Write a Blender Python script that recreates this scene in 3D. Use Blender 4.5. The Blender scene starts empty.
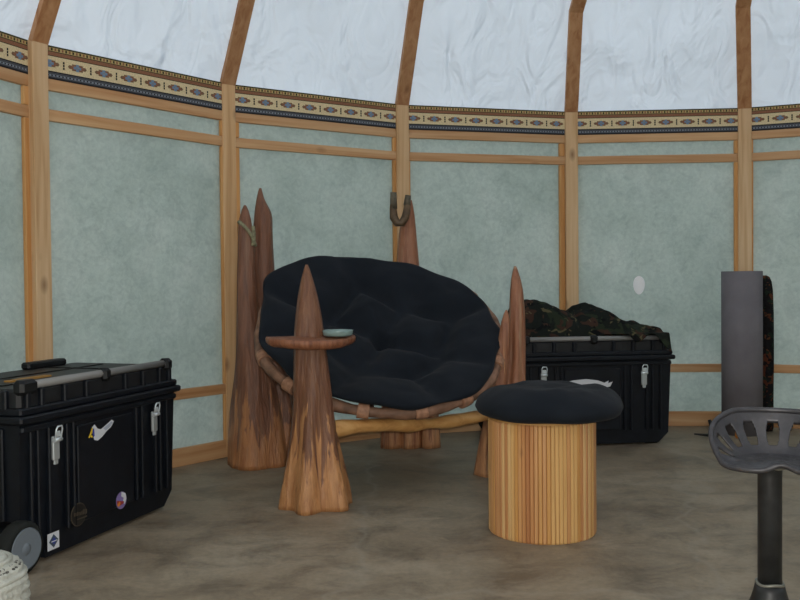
import bpy, math, random
import numpy as np
from math import sin, cos, pi, radians, tan, atan2, sqrt, exp
from mathutils import Vector, Matrix, noise
random.seed(7)
C = bpy.context.scene.collection
SC = bpy.context.scene

# ------------------------------------------------------------------ materials
def new_mat(name):
    m = bpy.data.materials.new(name); m.use_nodes = True
    nt = m.node_tree
    for n in list(nt.nodes): nt.nodes.remove(n)
    out = nt.nodes.new('ShaderNodeOutputMaterial')
    b = nt.nodes.new('ShaderNodeBsdfPrincipled')
    nt.links.new(b.outputs[0], out.inputs[0])
    return m, nt, b, out
def N(nt, t, **kw):
    n = nt.nodes.new(t)
    for k, v in kw.items(): setattr(n, k, v)
    return n
def L(nt, a, b): nt.links.new(a, b)
def math_(nt, op, a, b=None, c=None, clamp=False):
    n = N(nt, 'ShaderNodeMath', operation=op); n.use_clamp = clamp
    for i, x in enumerate((a, b, c)):
        if x is None: continue
        if isinstance(x, (int, float)): n.inputs[i].default_value = x
        else: L(nt, x, n.inputs[i])
    return n.outputs[0]
def ramp(nt, fac, stops, interp='LINEAR'):
    r = N(nt, 'ShaderNodeValToRGB'); r.color_ramp.interpolation = interp
    el = r.color_ramp.elements
    while len(el) > 1: el.remove(el[-1])
    el[0].position = stops[0][0]; el[0].color = (*stops[0][1], 1)
    for p, c in stops[1:]:
        e = el.new(p); e.color = (*c, 1)
    L(nt, fac, r.inputs[0]); return r.outputs[0]
def mix(nt, fac, a, b, mode='MIX'):
    n = N(nt, 'ShaderNodeMix', data_type='RGBA', blend_type=mode)
    for i, x in ((0, fac), (6, a), (7, b)):
        if isinstance(x, (int, float)): n.inputs[i].default_value = x
        elif isinstance(x, tuple): n.inputs[i].default_value = (*x, 1)
        else: L(nt, x, n.inputs[i])
    return n.outputs[2]
def tex(nt, scale=(1, 1, 1), kind='Object', offset=None):
    tc = N(nt, 'ShaderNodeTexCoord'); mp = N(nt, 'ShaderNodeMapping')
    mp.inputs['Scale'].default_value = scale
    L(nt, tc.outputs[kind], mp.inputs[0])
    if offset is not None: L(nt, offset, mp.inputs['Location'])
    return mp.outputs[0]
def noise_(nt, vec, scale=1, detail=4, rough=.5, dist=0):
    n = N(nt, 'ShaderNodeTexNoise'); n.inputs['Scale'].default_value = scale
    n.inputs['Detail'].default_value = detail; n.inputs['Roughness'].default_value = rough
    n.inputs['Distortion'].default_value = dist
    L(nt, vec, n.inputs['Vector']); return n.outputs['Fac']
def bump(nt, b, h, strength=.3, dist=.01):
    n = N(nt, 'ShaderNodeBump'); n.inputs['Strength'].default_value = strength
    n.inputs['Distance'].default_value = dist
    L(nt, h, n.inputs['Height']); L(nt, n.outputs[0], b.inputs['Normal'])
def plain(name, col, rough=.5, metal=0., spec=.5, nscale=None, namp=.25, bs=0.):
    m, nt, b, o = new_mat(name)
    b.inputs['Base Color'].default_value = (*col, 1)
    b.inputs['Roughness'].default_value = rough; b.inputs['Metallic'].default_value = metal
    b.inputs['Specular IOR Level'].default_value = spec
    if nscale:
        f = noise_(nt, tex(nt), nscale, 4)
        lo = tuple(c*(1-namp) for c in col); hi = tuple(min(1, c*(1+namp)) for c in col)
        L(nt, ramp(nt, f, [(.3, lo), (.7, hi)]), b.inputs['Base Color'])
        if bs: bump(nt, b, f, bs, .004)
    return m
def obj_random(nt, k=40.):
    oi = N(nt, 'ShaderNodeObjectInfo')
    cx = N(nt, 'ShaderNodeCombineXYZ')
    for i in range(3): L(nt, math_(nt, 'MULTIPLY', oi.outputs['Random'], k*(1+i*.37)), cx.inputs[i])
    return cx.outputs[0], oi.outputs['Random']
def pine(name, axis, base=(.50, .285, .135), dark=(.34, .165, .066), light=(.60, .38, .20), rough=.55):
    m, nt, b, o = new_mat(name)
    off, rnd = obj_random(nt)
    s = [26, 26, 26]; s[axis] = 1.1
    g = noise_(nt, tex(nt, tuple(s), offset=off), 1, 5, .55, .6)
    col = ramp(nt, g, [(.28, dark), (.46, base), (.72, light)])
    s2 = [7, 7, 7]; s2[axis] = 3.6
    v = N(nt, 'ShaderNodeTexVoronoi'); v.inputs['Scale'].default_value = 1
    L(nt, tex(nt, tuple(s2), offset=off), v.inputs['Vector'])
    knot = math_(nt, 'SUBTRACT', 1, math_(nt, 'MULTIPLY', v.outputs['Distance'], 5.5), clamp=True)
    col = mix(nt, math_(nt, 'MULTIPLY', knot, .75), col, (.13, .048, .018))
    tint = ramp(nt, rnd, [(0, (.86, .84, .82)), (.5, (1, 1, 1)), (1, (1, .94, .86))])
    col = mix(nt, 1.0, col, tint, 'MULTIPLY')
    L(nt, col, b.inputs['Base Color']); b.inputs['Roughness'].default_value = rough
    b.inputs['Specular IOR Level'].default_value = .3
    bump(nt, b, g, .15, .003)
    return m
def post_wood(name, z0, spread, bark, bark2, wood, wood2, streak=9., pale=0.):
    """weathered red bark above, stripped orange wood towards the root"""
    m, nt, b, o = new_mat(name)
    off, rnd = obj_random(nt, 9)
    v = tex(nt, (streak, streak, 1.1), offset=off)
    st = noise_(nt, v, 1.6, 5, .6, .8)
    fine = noise_(nt, tex(nt, (46, 46, 4.5)), 1, 5, .65, .5)
    sep = N(nt, 'ShaderNodeSeparateXYZ'); tc = N(nt, 'ShaderNodeTexCoord')
    L(nt, tc.outputs['Object'], sep.inputs[0])
    h = math_(nt, 'SUBTRACT', z0, sep.outputs[2])
    h = math_(nt, 'DIVIDE', h, spread)
    k = math_(nt, 'ADD', h, math_(nt, 'MULTIPLY', math_(nt, 'SUBTRACT', st, .5), 6.5))
    mask = math_(nt, 'ADD', math_(nt, 'MULTIPLY', k, 3.2), .5, clamp=True)
    dark = ramp(nt, fine, [(.3, bark), (.7, bark2)])
    lite = ramp(nt, fine, [(.3, wood2), (.55, wood), (.75, tuple(min(1, c*1.25) for c in wood))])
    col = mix(nt, mask, dark, lite)
    if pale:
        pm = ramp(nt, noise_(nt, tex(nt, (30, 30, 1.6)), 1, 3), [(.58, (0, 0, 0)), (.68, (1, 1, 1))])
        col = mix(nt, math_(nt, 'MULTIPLY', pm, pale), col, (.42, .27, .17))
    L(nt, col, b.inputs['Base Color']); b.inputs['Roughness'].default_value = .42
    b.inputs['Specular IOR Level'].default_value = .45
    bump(nt, b, math_(nt, 'ADD', fine, math_(nt, 'MULTIPLY', st, 1.5)), .7, .012)
    return m
def camo(name, scale, cols):
    m, nt, b, o = new_mat(name)
    v = tex(nt, (1, 1, 1.2))
    col = cols[0]
    for i, c in enumerate(cols[1:]):
        n = noise_(nt, tex(nt, (1+.1*i, 1, 1.2+.2*i)), scale*(1+.23*i), 2, .5, .6)
        col = mix(nt, ramp(nt, n, [(.54+.03*i, (0, 0, 0)), (.56+.03*i, (1, 1, 1))]), col, c)
    L(nt, col, b.inputs['Base Color']); b.inputs['Roughness'].default_value = .9
    b.inputs['Specular IOR Level'].default_value = .1
    bump(nt, b, noise_(nt, v, 60, 3), .3, .004)
    return m

M = {}
M['stud'] = pine('pine_upright', 2, (.64, .42, .23), (.50, .29, .13), (.74, .53, .32))
M['rail'] = pine('pine_crosswise', 0, (.56, .32, .155), (.45, .22, .095), (.66, .43, .24))
M['stile'] = pine('pine_stile', 2, (.64, .33, .12), (.52, .24, .075), (.72, .42, .18))
M['rafter'] = pine('fir_rafter', 2, (.45, .235, .115), (.34, .15, .065), (.55, .32, .17))
# concrete floor
m, nt, b, o = new_mat('stained_concrete')
n1 = noise_(nt, tex(nt), 1.3, 6, .6, .5); n2 = noise_(nt, tex(nt, (1, 1.25, 1)), 4.2, 8, .70, .6)
n3 = noise_(nt, tex(nt), 45, 5, .7)
c1 = ramp(nt, n1, [(.3, (.25, .195, .135)), (.5, (.345, .28, .20)), (.7, (.43, .365, .275))])
c2 = ramp(nt, n2, [(.34, (.45, .44, .43)), (.47, (.76, .76, .75)), (.55, (.92, .92, .90)), (.66, (1.0, 1.0, 1.0))])
c = mix(nt, .9, c1, c2, 'MULTIPLY')
c = mix(nt, .5, c, ramp(nt, n3, [(.3, (.6, .6, .6)), (.7, (1, 1, 1))]), 'MULTIPLY')
vo = N(nt, 'ShaderNodeTexVoronoi', feature='DISTANCE_TO_EDGE'); vo.inputs['Scale'].default_value = .62
wv = N(nt, 'ShaderNodeVectorMath', operation='ADD')
nn = N(nt, 'ShaderNodeTexNoise'); nn.inputs['Scale'].default_value = 3.5; nn.inputs['Detail'].default_value = 5
L(nt, tex(nt), nn.inputs['Vector']); sc = N(nt, 'ShaderNodeVectorMath', operation='SCALE'); sc.inputs[3].default_value = .35
L(nt, nn.outputs['Color'], sc.inputs[0]); L(nt, tex(nt), wv.inputs[0]); L(nt, sc.outputs[0], wv.inputs[1]); L(nt, wv.outputs[0], vo.inputs['Vector'])
crack = ramp(nt, vo.outputs['Distance'], [(.0, (.42, .42, .42)), (.014, (0, 0, 0))])
c = mix(nt, crack, c, (.32, .28, .22))
L(nt, c, b.inputs['Base Color'])
L(nt, ramp(nt, n2, [(.3, (.42, .42, .42)), (.7, (.62, .62, .62))]), b.inputs['Roughness'])
b.inputs['Specular IOR Level'].default_value = .35
bump(nt, b, n3, .12, .004); M['floor'] = m
# grey-green wall cloth
m, nt, b, o = new_mat('grey_green_wall_cloth')
off, rnd = obj_random(nt, 20)
n1 = noise_(nt, tex(nt, offset=off), 2.2, 6, .65, .4); n2 = noise_(nt, tex(nt), 38, 5, .7, .6)
c = ramp(nt, n1, [(.3, (.49, .545, .50)), (.5, (.55, .60, .555)), (.7, (.61, .645, .60))])
n4 = noise_(nt, tex(nt, offset=off), 9, 6, .7, 1.2)
c = mix(nt, .8, c, ramp(nt, n2, [(.3, (.78, .80, .82)), (.6, (1, 1, 1))]), 'MULTIPLY')
c = mix(nt, .8, c, ramp(nt, n4, [(.3, (.80, .82, .83)), (.55, (1, 1, 1))]), 'MULTIPLY')
L(nt, c, b.inputs['Base Color']); b.inputs['Roughness'].default_value = .34
b.inputs['Specular IOR Level'].default_value = .35
bump(nt, b, n1, .12, .03)
tl = N(nt, 'ShaderNodeBsdfTranslucent'); mx = N(nt, 'ShaderNodeMixShader'); mx.inputs[0].default_value = .43
L(nt, c, tl.inputs[0]); L(nt, b.outputs[0], mx.inputs[1]); L(nt, tl.outputs[0], mx.inputs[2]); L(nt, mx.outputs[0], o.inputs[0])
M['wall'] = m
# translucent canvas
def canvas(name, col, tr, wr=True):
    m, nt, b, o = new_mat(name)
    nt.nodes.remove(b)
    d = N(nt, 'ShaderNodeBsdfDiffuse'); t = N(nt, 'ShaderNodeBsdfTranslucent'); mx = N(nt, 'ShaderNodeMixShader')
    d.inputs[0].default_value = (*col, 1); t.inputs[0].default_value = (*col, 1); mx.inputs[0].default_value = tr
    L(nt, d.outputs[0], mx.inputs[1]); L(nt, t.outputs[0], mx.inputs[2]); L(nt, mx.outputs[0], o.inputs[0])
    if wr:
        n = noise_(nt, tex(nt, (1.0, 1.0, .6)), 1.6, 4, .45, .8)
        n_ = noise_(nt, tex(nt, (2.2, 1.4, 1.1)), 2.4, 2, .4, 1.6)
        cc = ramp(nt, n, [(.3, tuple(c*.95 for c in col)), (.7, col)])
        L(nt, cc, d.inputs[0]); L(nt, cc, t.inputs[0])
        h = math_(nt, 'ADD', n, math_(nt, 'MULTIPLY', n_, .5))
        bp = N(nt, 'ShaderNodeBump'); bp.inputs['Strength'].default_value = 1.0; bp.inputs['Distance'].default_value = .13
        L(nt, h, bp.inputs['Height']); L(nt, bp.outputs[0], d.inputs['Normal']); L(nt, bp.outputs[0], t.inputs['Normal'])
    return m
M['canvas'] = canvas('white_roof_canvas', (.78, .83, .88), .195)
M['dome'] = canvas('milky_dome', (.92, .93, .93), .6, False)
# woven band colours
for k, c in dict(cream=(.70, .58, .36), olive=(.055, .05, .03), brick=(.27, .125, .075), navy=(.075, .08, .095), grey=(.22, .25, .30),
                 blue=(.17, .26, .38), brown=(.20, .12, .075), black=(.022, .022, .024), gold=(.48, .36, .16)).items():
    M['band_'+k] = plain('woven_'+k, c, .9, 0, .1, 180, .2)
M['post_light'] = post_wood('stripped_cedar_post', .27, .20, (.13, .05, .028), (.25, .115, .056), (.50, .245, .10), (.35, .145, .055), 13)
M['post_dark'] = post_wood('weathered_cedar_post', .27, .24, (.125, .05, .028), (.25, .105, .056), (.44, .195, .08), (.31, .12, .05), 11, .25)
M['post_red'] = post_wood('red_cedar_post', .18, .5, (.22, .082, .042), (.40, .175, .09), (.54, .27, .13), (.40, .17, .08), 14, .8)
M['tray'] = post_wood('live_edge_slab', 5, 5, (.14, .05, .028), (.24, .10, .05), (.30, .12, .06), (.15, .055, .03), 10)
M['bar'] = pine('peeled_log', 0, (.58, .31, .105), (.40, .18, .055), (.68, .40, .16), .45)
M['rim'] = plain('brown_cane', (.22, .12, .076), .6, 0, .3, 14, .45, .3)
M['wrap'] = plain('pale_cane_wrap', (.36, .19, .115), .6, 0, .3, 40, .35, .3)
M['rib'] = plain('dark_cane', (.07, .038, .024), .7, 0, .3, 20, .3)
m, nt, b, o = new_mat('black_cotton')
f = noise_(nt, tex(nt), 220, 3, .6); g = noise_(nt, tex(nt), 6, 4)
L(nt, ramp(nt, g, [(.3, (.0085, .0115, .0165)), (.7, (.013, .0165, .0225))]), b.inputs['Base Color'])
b.inputs['Roughness'].default_value = .92; b.inputs['Specular IOR Level'].default_value = .12
b.inputs['Sheen Weight'].default_value = .035; b.inputs['Sheen Roughness'].default_value = .5
bump(nt, b, math_(nt, 'ADD', f, math_(nt, 'MULTIPLY', noise_(nt, tex(nt, (1, 1, 1)), 14, 4, .6, 1.5), 1.0)), .25, .005); M['cotton'] = m
# slatted drum
m, nt, b, o = new_mat('varnished_slats')
tc = N(nt, 'ShaderNodeTexCoord'); sp = N(nt, 'ShaderNodeSeparateXYZ'); L(nt, tc.outputs['Object'], sp.inputs[0])
NS = 84
a = math_(nt, 'MULTIPLY', math_(nt, 'ADD', math_(nt, 'ARCTAN2', sp.outputs[1], sp.outputs[0]), pi), NS/(2*pi))
idx = math_(nt, 'FLOOR', a); fr = math_(nt, 'FRACT', a)
wn = N(nt, 'ShaderNodeTexWhiteNoise', noise_dimensions='1D'); L(nt, idx, wn.inputs['W'])
col = ramp(nt, wn.outputs['Value'], [(0, (.60, .31, .10)), (.22, (.70, .42, .165)), (.42, (.55, .26, .10)), (.58, (.71, .45, .20)), (.76, (.60, .31, .125)), (.93, (.46, .20, .08)), (1, (.68, .42, .18))], 'CONSTANT')
cx = N(nt, 'ShaderNodeCombineXYZ'); L(nt, math_(nt, 'MULTIPLY', a, 1.6), cx.inputs[0]); L(nt, math_(nt, 'MULTIPLY', sp.outputs[2], 3), cx.inputs[2])
L(nt, math_(nt, 'MULTIPLY', idx, 3.17), cx.inputs[1])
g = noise_(nt, cx.outputs[0], 1, 4)
col = mix(nt, .5, col, ramp(nt, g, [(.3, (.66, .62, .55)), (.6, (1, 1, 1))]), 'MULTIPLY')
v = N(nt, 'ShaderNodeTexVoronoi'); v.inputs['Scale'].default_value = 1
L(nt, tex(nt, (11, 11, 5)), v.inputs['Vector'])
kn = math_(nt, 'SUBTRACT', 1, math_(nt, 'MULTIPLY', v.outputs['Distance'], 6.5), clamp=True)
col = mix(nt, math_(nt, 'MULTIPLY', kn, .8), col, (.12, .04, .015))
ed = math_(nt, 'ABSOLUTE', math_(nt, 'SUBTRACT', fr, .5))
col = mix(nt, ramp(nt, ed, [(.43, (0, 0, 0)), (.5, (.85, .85, .85))]), col, (.16, .055, .015))
L(nt, col, b.inputs['Base Color']); b.inputs['Roughness'].default_value = .33; b.inputs['Specular IOR Level'].default_value = .5
M['slats'] = m
M['plastic'] = plain('black_plastic', (.0045, .0065, .0105), .48, 0, .28, 25, .3, .12)
M['plastic_lid'] = plain('black_lid_plastic', (.012, .013, .015), .5, 0, .35, 25, .3, .12)
M['cap'] = plain('dull_black_cap', (.006, .007, .008), .5, 0, .35)
M['rod'] = plain('grey_aluminium_tube', (.24, .24, .235), .5, .2, .5)
M['chrome'] = plain('bright_steel', (.78, .86, .90), .38, .55)
M['plate'] = plain('dull_steel', (.46, .50, .51), .42, .5)
M['tyre'] = plain('black_tyre', (.012, .014, .013), .8, 0, .3)
M['hub'] = plain('grey_hub', (.16, .19, .22), .45, 0, .5)
M['yellow_strip'] = plain('amber_strip', (.36, .19, .045), .6)
M['st_white'] = plain('sticker_white', (.66, .68, .72), .5)
M['patch'] = plain('white_wall_spot', (.93, .95, .98), .6)
M['st_pale'] = plain('sticker_pale_blue', (.40, .45, .55), .5)
M['st_yellow'] = plain('sticker_yellow', (.75, .52, .04), .5)
M['st_blue'] = plain('sticker_blue', (.03, .05, .30), .5)
M['st_grey'] = plain('sticker_blue_grey', (.05, .075, .12), .5)
M['st_black'] = plain('sticker_black', (.012, .011, .010), .4)
M['st_tan'] = plain('sticker_tan', (.085, .065, .045), .5)
M['st_orange'] = plain('sticker_orange', (.72, .22, .03), .5)
M['st_red'] = plain('sticker_red', (.35, .04, .04), .5)
M['st_violet'] = plain('sticker_violet', (.24, .18, .42), .5)
M['camo_coat'] = camo('woodland_camo', 9, [(.012, .015, .013), (.022, .030, .018), (.046, .025, .018), (.006, .007, .008), (.10, .085, .045)])
M['camo_roll'] = camo('autumn_camo', 12, [(.010, .010, .011), (.09, .028, .014), (.014, .024, .016), (.007, .006, .006), (.10, .04, .018)])
m, nt, b, o = new_mat('grey_foam')
f = noise_(nt, tex(nt), 90, 4, .6); g = noise_(nt, tex(nt), 5, 4)
L(nt, ramp(nt, g, [(.3, (.15, .140, .155)), (.7, (.20, .188, .205))]), b.inputs['Base Color'])
b.inputs['Roughness'].default_value = .85; b.inputs['Specular IOR Level'].default_value = .2
bump(nt, b, f, .4, .005); M['foam'] = m
m, nt, b, o = new_mat('worn_cast_iron')
g = noise_(nt, tex(nt), 9, 6, .65); f = noise_(nt, tex(nt), 42, 5, .7)
c = ramp(nt, g, [(.3, (.035, .034, .038)), (.55, (.075, .073, .080)), (.78, (.12, .115, .12))])
c = mix(nt, ramp(nt, f, [(.62, (0, 0, 0)), (.72, (.6, .6, .6))]), c, (.16, .10, .05))
L(nt, c, b.inputs['Base Color']); b.inputs['Metallic'].default_value = .35
L(nt, ramp(nt, f, [(.35, (.28, .28, .28)), (.65, (.55, .55, .55))]), b.inputs['Roughness'])
bump(nt, b, f, .35, .004); M['iron'] = m
M['iron_dark'] = plain('dark_iron_pipe', (.028, .029, .030), .45, .3, .5, 20, .3, .1)
M['weld'] = plain('bright_weld', (.24, .235, .20), .4, .5)
m, nt, b, o = new_mat('dish_glass')
b.inputs['Base Color'].default_value = (.30, .43, .42, 1); b.inputs['Roughness'].default_value = .2
b.inputs['Transmission Weight'].default_value = .3; b.inputs['IOR'].default_value = 1.5; M['glass'] = m
M['cord'] = plain('pale_cord', (.25, .24, .15), .8, 0, .2, 60, .4)
M['horn'] = plain('brown_horn', (.115, .075, .042), .5, 0, .4, 24, .5, .3)
M['horn_tip'] = plain('grey_horn', (.11, .095, .068), .6, 0, .3, 40, .4, .3)
M['strap'] = plain('black_webbing', (.01, .01, .011), .7)
M['strap_orange'] = plain('orange_webbing', (.55, .19, .02), .7)
m, nt, b, o = new_mat('cream_wool')
f = noise_(nt, tex(nt), 70, 4, .7); g = noise_(nt, tex(nt), 12, 3)
L(nt, ramp(nt, g, [(.3, (.42, .43, .38)), (.7, (.60, .61, .55))]), b.inputs['Base Color'])
b.inputs['Roughness'].default_value = .95; b.inputs['Specular IOR Level'].default_value = .1
bump(nt, b, f, .6, .008); M['wool'] = m
M['wool_dark'] = plain('grey_wool', (.10, .10, .09), .95, 0, .1, 80, .4)

# ------------------------------------------------------------------ mesh builder
class MB:
    def __init__(s): s.v = []; s.f = []; s.m = []; s.mats = []; s.sm = []
    def mi(s, mat):
        if mat not in s.mats: s.mats.append(mat)
        return s.mats.index(mat)
    def add(s, vs, fs, mat, smooth=True):
        o = len(s.v); s.v += [tuple(p) for p in vs]; k = s.mi(mat)
        for f in fs: s.f.append([i+o for i in f]); s.m.append(k); s.sm.append(smooth)
        return s
    def box(s, c, d, mat, rot=None, taper=1., bev=.0):
        """box centred at c, size d; bev chamfers every edge parallel to each axis"""
        hx, hy, hz = d[0]/2, d[1]/2, d[2]/2
        bv = min(bev, hx*.49, hy*.49, hz*.49)
        if bv <= 0:
            vs = [(x, y, z) for z in (-hz, hz) for y in (-hy, hy) for x in (-hx, hx)]
            fs = [(0, 2, 3, 1), (4, 5, 7, 6), (0, 1, 5, 4), (2, 6, 7, 3), (0, 4, 6, 2), (1, 3, 7, 5)]
        else:
            rings = []
            def ring(ix, iy, z):
                e = bv
                return [(-ix+e, -iy, z), (ix-e, -iy, z), (ix, -iy+e, z), (ix, iy-e, z), (ix-e, iy, z), (-ix+e, iy, z), (-ix, iy-e, z), (-ix, -iy+e, z)]
            vs = ring(hx-bv*.7, hy-bv*.7, -hz)+ring(hx, hy, -hz+bv)+ring(hx, hy, hz-bv)+ring(hx-bv*.7, hy-bv*.7, hz)
            fs = [tuple(range(7, -1, -1)), tuple(range(24, 32))]
            for r in range(3):
                for i in range(8): j = (i+1) % 8; fs.append((r*8+i, r*8+j, r*8+8+j, r*8+8+i))
        vs = [Vector(p) for p in vs]
        if taper != 1:
            for p in vs:
                if p.z < 0: p.x *= taper; p.y *= taper
        if rot is not None: vs = [rot @ p for p in vs]
        vs = [p+Vector(c) for p in vs]
        return s.add(vs, fs, mat, False)
    def rings(s, R, mat, closed=False, cap=True, smooth=True):
        n = len(R[0]); vs = [p for r in R for p in r]; fs = []
        m_ = len(R)
        for a in range(m_ if closed else m_-1):
            b_ = (a+1) % m_
            for i in range(n): j = (i+1) % n; fs.append((a*n+i, a*n+j, b_*n+j, b_*n+i))
        s.add(vs, fs, mat, smooth)
        if cap and not closed:
            o = len(s.v)-len(vs)
            for r, rev in ((0, True), (m_-1, False)):
                idx = [o+r*n+i for i in range(n)]
                if rev: idx.reverse()
                s.f.append(idx); s.m.append(s.mi(mat)); s.sm.append(False)
        return s
    def tube(s, P, r, mat, n=10, closed=False, cap=True):
        P = [Vector(p) for p in P]; R = []
        up = Vector((0, 0, 1)); last = None
        for i, p in enumerate(P):
            a = P[(i-1) % len(P)] if (closed or i > 0) else p
            b_ = P[(i+1) % len(P)] if (closed or i < len(P)-1) else p
            t = (b_-a).normalized()
            if last is None:
                x = t.cross(up)
                if x.length < .1: x = t.cross(Vector((1, 0, 0)))
            else:
                x = last - t*last.dot(t)
            x.normalize(); last = x; y = t.cross(x)
            rr = r[i] if isinstance(r, (list, tuple)) else r
            R.append([p+x*rr*cos(2*pi*k/n)+y*rr*sin(2*pi*k/n) for k in range(n)])
        return s.rings(R, mat, closed, cap)
    def lathe(s, prof, mat, n=32, c=(0, 0, 0)):
        R = [[(c[0]+r*cos(2*pi*k/n), c[1]+r*sin(2*pi*k/n), c[2]+z) for k in range(n)] for r, z in prof]
        return s.rings(R, mat)
    def poly(s, pts, mat): return s.add(pts, [tuple(range(len(pts)))], mat, False)
    def prism(s, pts, d, mat):
        """polygon pts extruded along vector d"""
        n = len(pts); P = [Vector(p) for p in pts]; Q = [p+Vector(d) for p in P]
        fs = [tuple(range(n-1, -1, -1)), tuple(range(n, 2*n))]+[(i, (i+1) % n, n+(i+1) % n, n+i) for i in range(n)]
        return s.add(P+Q, fs, mat, False)
    def build(s, name, parent=None, loc=None, rot=None, shift=None):
        vs = s.v
        if shift is not None: vs = [(p[0]-shift[0], p[1]-shift[1], p[2]-shift[2]) for p in vs]
        me = bpy.data.meshes.new(name); me.from_pydata(vs, [], s.f)
        for k in s.mats: me.materials.append(k)
        me.polygons.foreach_set('material_index', s.m); me.polygons.foreach_set('use_smooth', s.sm)
        me.update()
        import bmesh
        bm = bmesh.new(); bm.from_mesh(me); bmesh.ops.recalc_face_normals(bm, faces=bm.faces); bm.to_mesh(me); bm.free()
        o = bpy.data.objects.new(name, me); C.objects.link(o)
        if parent is not None: o.parent = parent
        if loc is not None: o.location = loc
        if rot is not None: o.rotation_euler = rot
        return o
def tag(o, label, cat, group=None):
    o['label'] = label; o['category'] = cat
    if group: o['group'] = group
    return o
def thing(name, label, cat, loc=(0, 0, 0), rz=0., group=None):
    o = bpy.data.objects.new(name, None); C.objects.link(o)
    o.empty_display_size = .1; o.location = loc; o.rotation_euler = (0, 0, rz)
    return tag(o, label, cat, group)
def struct(o): o['kind'] = 'structure'; return o

# ------------------------------------------------------------------ the round tent
CX, CY, RAD, DTH, TH0, NSIDE = 1.4732, 2.1685, 3.66, pi/10, radians(149.45), 20
ZBT, ZBB, ZR2, ZLR, ZBASE = 2.097, 1.941, 1.772, .385, .096
def vert(k, r=RAD):
    th = TH0-k*DTH
    return Vector((CX+r*cos(th), CY+r*sin(th), 0))
fl = MB(); fl.prism([vert(k, 3.80)+Vector((0, 0, -.06)) for k in range(NSIDE)], (0, 0, .06), M['floor'])
struct(fl.build('floor'))
def band_mesh(w):
    b = MB(); H = ZBT-ZBB; x0, x1 = -w/2, w/2; y = 0
    def q(a, b_, z0, z1, mat, d=0.): b.add([(a, y-d, z0), (b_, y-d, z0), (b_, y-d, z1), (a, y-d, z1)], [(0, 1, 2, 3)], mat, False)
    b.box((0, y+.004, H/2), (w, .006, H), M['band_olive'])
    rows = [(.0, .05, 'black'), (.05, .09, 'navy'), (.09, .15, 'grey'), (.15, .21, 'navy'), (.21, .245, 'black'), (.245, .69, 'cream'), (.69, .715, 'olive'), (.715, .82, 'brick'), (.82, .845, 'olive'), (.845, .95, 'gold'), (.95, 1, 'olive')]
    for a, c, k in rows: q(x0, x1, a*H, c*H, M['band_'+k], .0005)
    n = int(w/.018)
    for i in range(n):
        x = x0+(i+.25)*w/n
        q(x, x+w/n*.5, .858*H, .938*H, M['band_brick' if i % 2 else 'band_olive'], .001)
        q(x, x+w/n*.45, .10*H, .14*H, M['band_black'], .001)
    s = w/8
    for i in range(8):
        cx, cz = x0+(i+.5)*s, .4675*H
        def ngon(pts, k, d): b.poly([(cx+px*s, y-d, cz+pz*H) for px, pz in pts], M['band_'+k])
        ngon([(-.35, 0), (-.30, -.055), (-.2, -.055), (-.2, -.10), (.2, -.10), (.2, -.055), (.30, -.055), (.35, 0), (.30, .055), (.2, .055), (.2, .10), (-.2, .10), (-.2, .055), (-.30, .055)], 'brown', .001)
        ngon([(-.27, 0), (-.2, -.045), (-.14, -.08), (.14, -.08), (.2, -.045), (.27, 0), (.2, .045), (.14, .08), (-.14, .08), (-.2, .045)], 'brick', .0014)
        ngon([(-.14, -.04), (-.06, -.04), (-.06, -.11), (.06, -.11), (.06, -.04), (.14, -.04), (.14, .04), (.06, .04), (.06, .11), (-.06, .11), (-.06, .04), (-.14, .04)], 'blue', .0018)
        ngon([(-.05, -.03), (.05, -.03), (.05, .03), (-.05, .03)], 'grey', .0022)
        for dz in (-.125, -.04, .045):
            q(cx+s*.47, cx+s*.53, cz+dz*H, cz+(dz+.07)*H, M['band_black'], .0014)
        if i == 0:
            for dz in (-.125, -.04, .045): q(x0, x0+s*.03, cz+dz*H, cz+(dz+.07)*H, M['band_black'], .0014)
    return b
def frame_box(w, h, d, mat, axis=0):
    b = MB(); b.box((0, d/2, 0), (w, d, h), mat, bev=.003); return b
trim_n = 0
def trim(o):
    global trim_n
    trim_n += 1; o.name = 'trim_%d' % trim_n; return struct(o)
W = 2*RAD*sin(DTH/2)
protos = {}
def inst(key, make, loc, rz):
    if key not in protos:
        o = make(); protos[key] = o
    else:
        o = protos[key].copy(); C.objects.link(o)
    o.location = loc; o.rotation_euler = (0, 0, rz); return o
for k in range(-3, NSIDE-3):
    a, b_ = vert(k), vert(k+1)
    mid = (a+b_)/2; d = b_-a; rz = atan2(d.y, d.x)          # local x runs along the wall, local -y faces the room
    pt = lambda z, back=0.: (mid.x-sin(rz)*back, mid.y+cos(rz)*back, z)
    w_ = inst('wall', lambda: frame_box(W+.01, 2.06, .012, M['wall']).build('wall'), pt(1.03, .026), rz); w_.name = 'wall_%d' % (k+4); struct(w_)
    trim(inst('band', lambda: band_mesh(W-.02).build('band'), pt(ZBB, .0), rz))
    trim(inst('rail', lambda: frame_box(W-.03, .054, .024, M['rail']).build('rail'), pt(ZBB-.026), rz))
    trim(inst('rail', None, pt(ZR2), rz))
    trim(inst('rail', None, pt(ZLR), rz))
    bb = inst('base', lambda: frame_box(W-.03, ZBASE, .024, M['rail']).build('baseboard'), pt(ZBASE/2), rz); bb.name = 'baseboard_%d' % (k+4); struct(bb)
    for sg in (-1, 1):
        x = sg*(W/2-.040)
        for z0, z1 in ((ZBASE, ZLR-.028), (ZLR+.028, ZR2-.028), (ZR2+.028, ZBB-.054)):
            o = inst('stile%.3f' % z0, lambda: frame_box(.038, z1-z0-.002, .022, M['stile']).build('stile'), (mid.x+cos(rz)*x, mid.y+sin(rz)*x, (z0+z1)/2), rz); trim(o)
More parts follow.
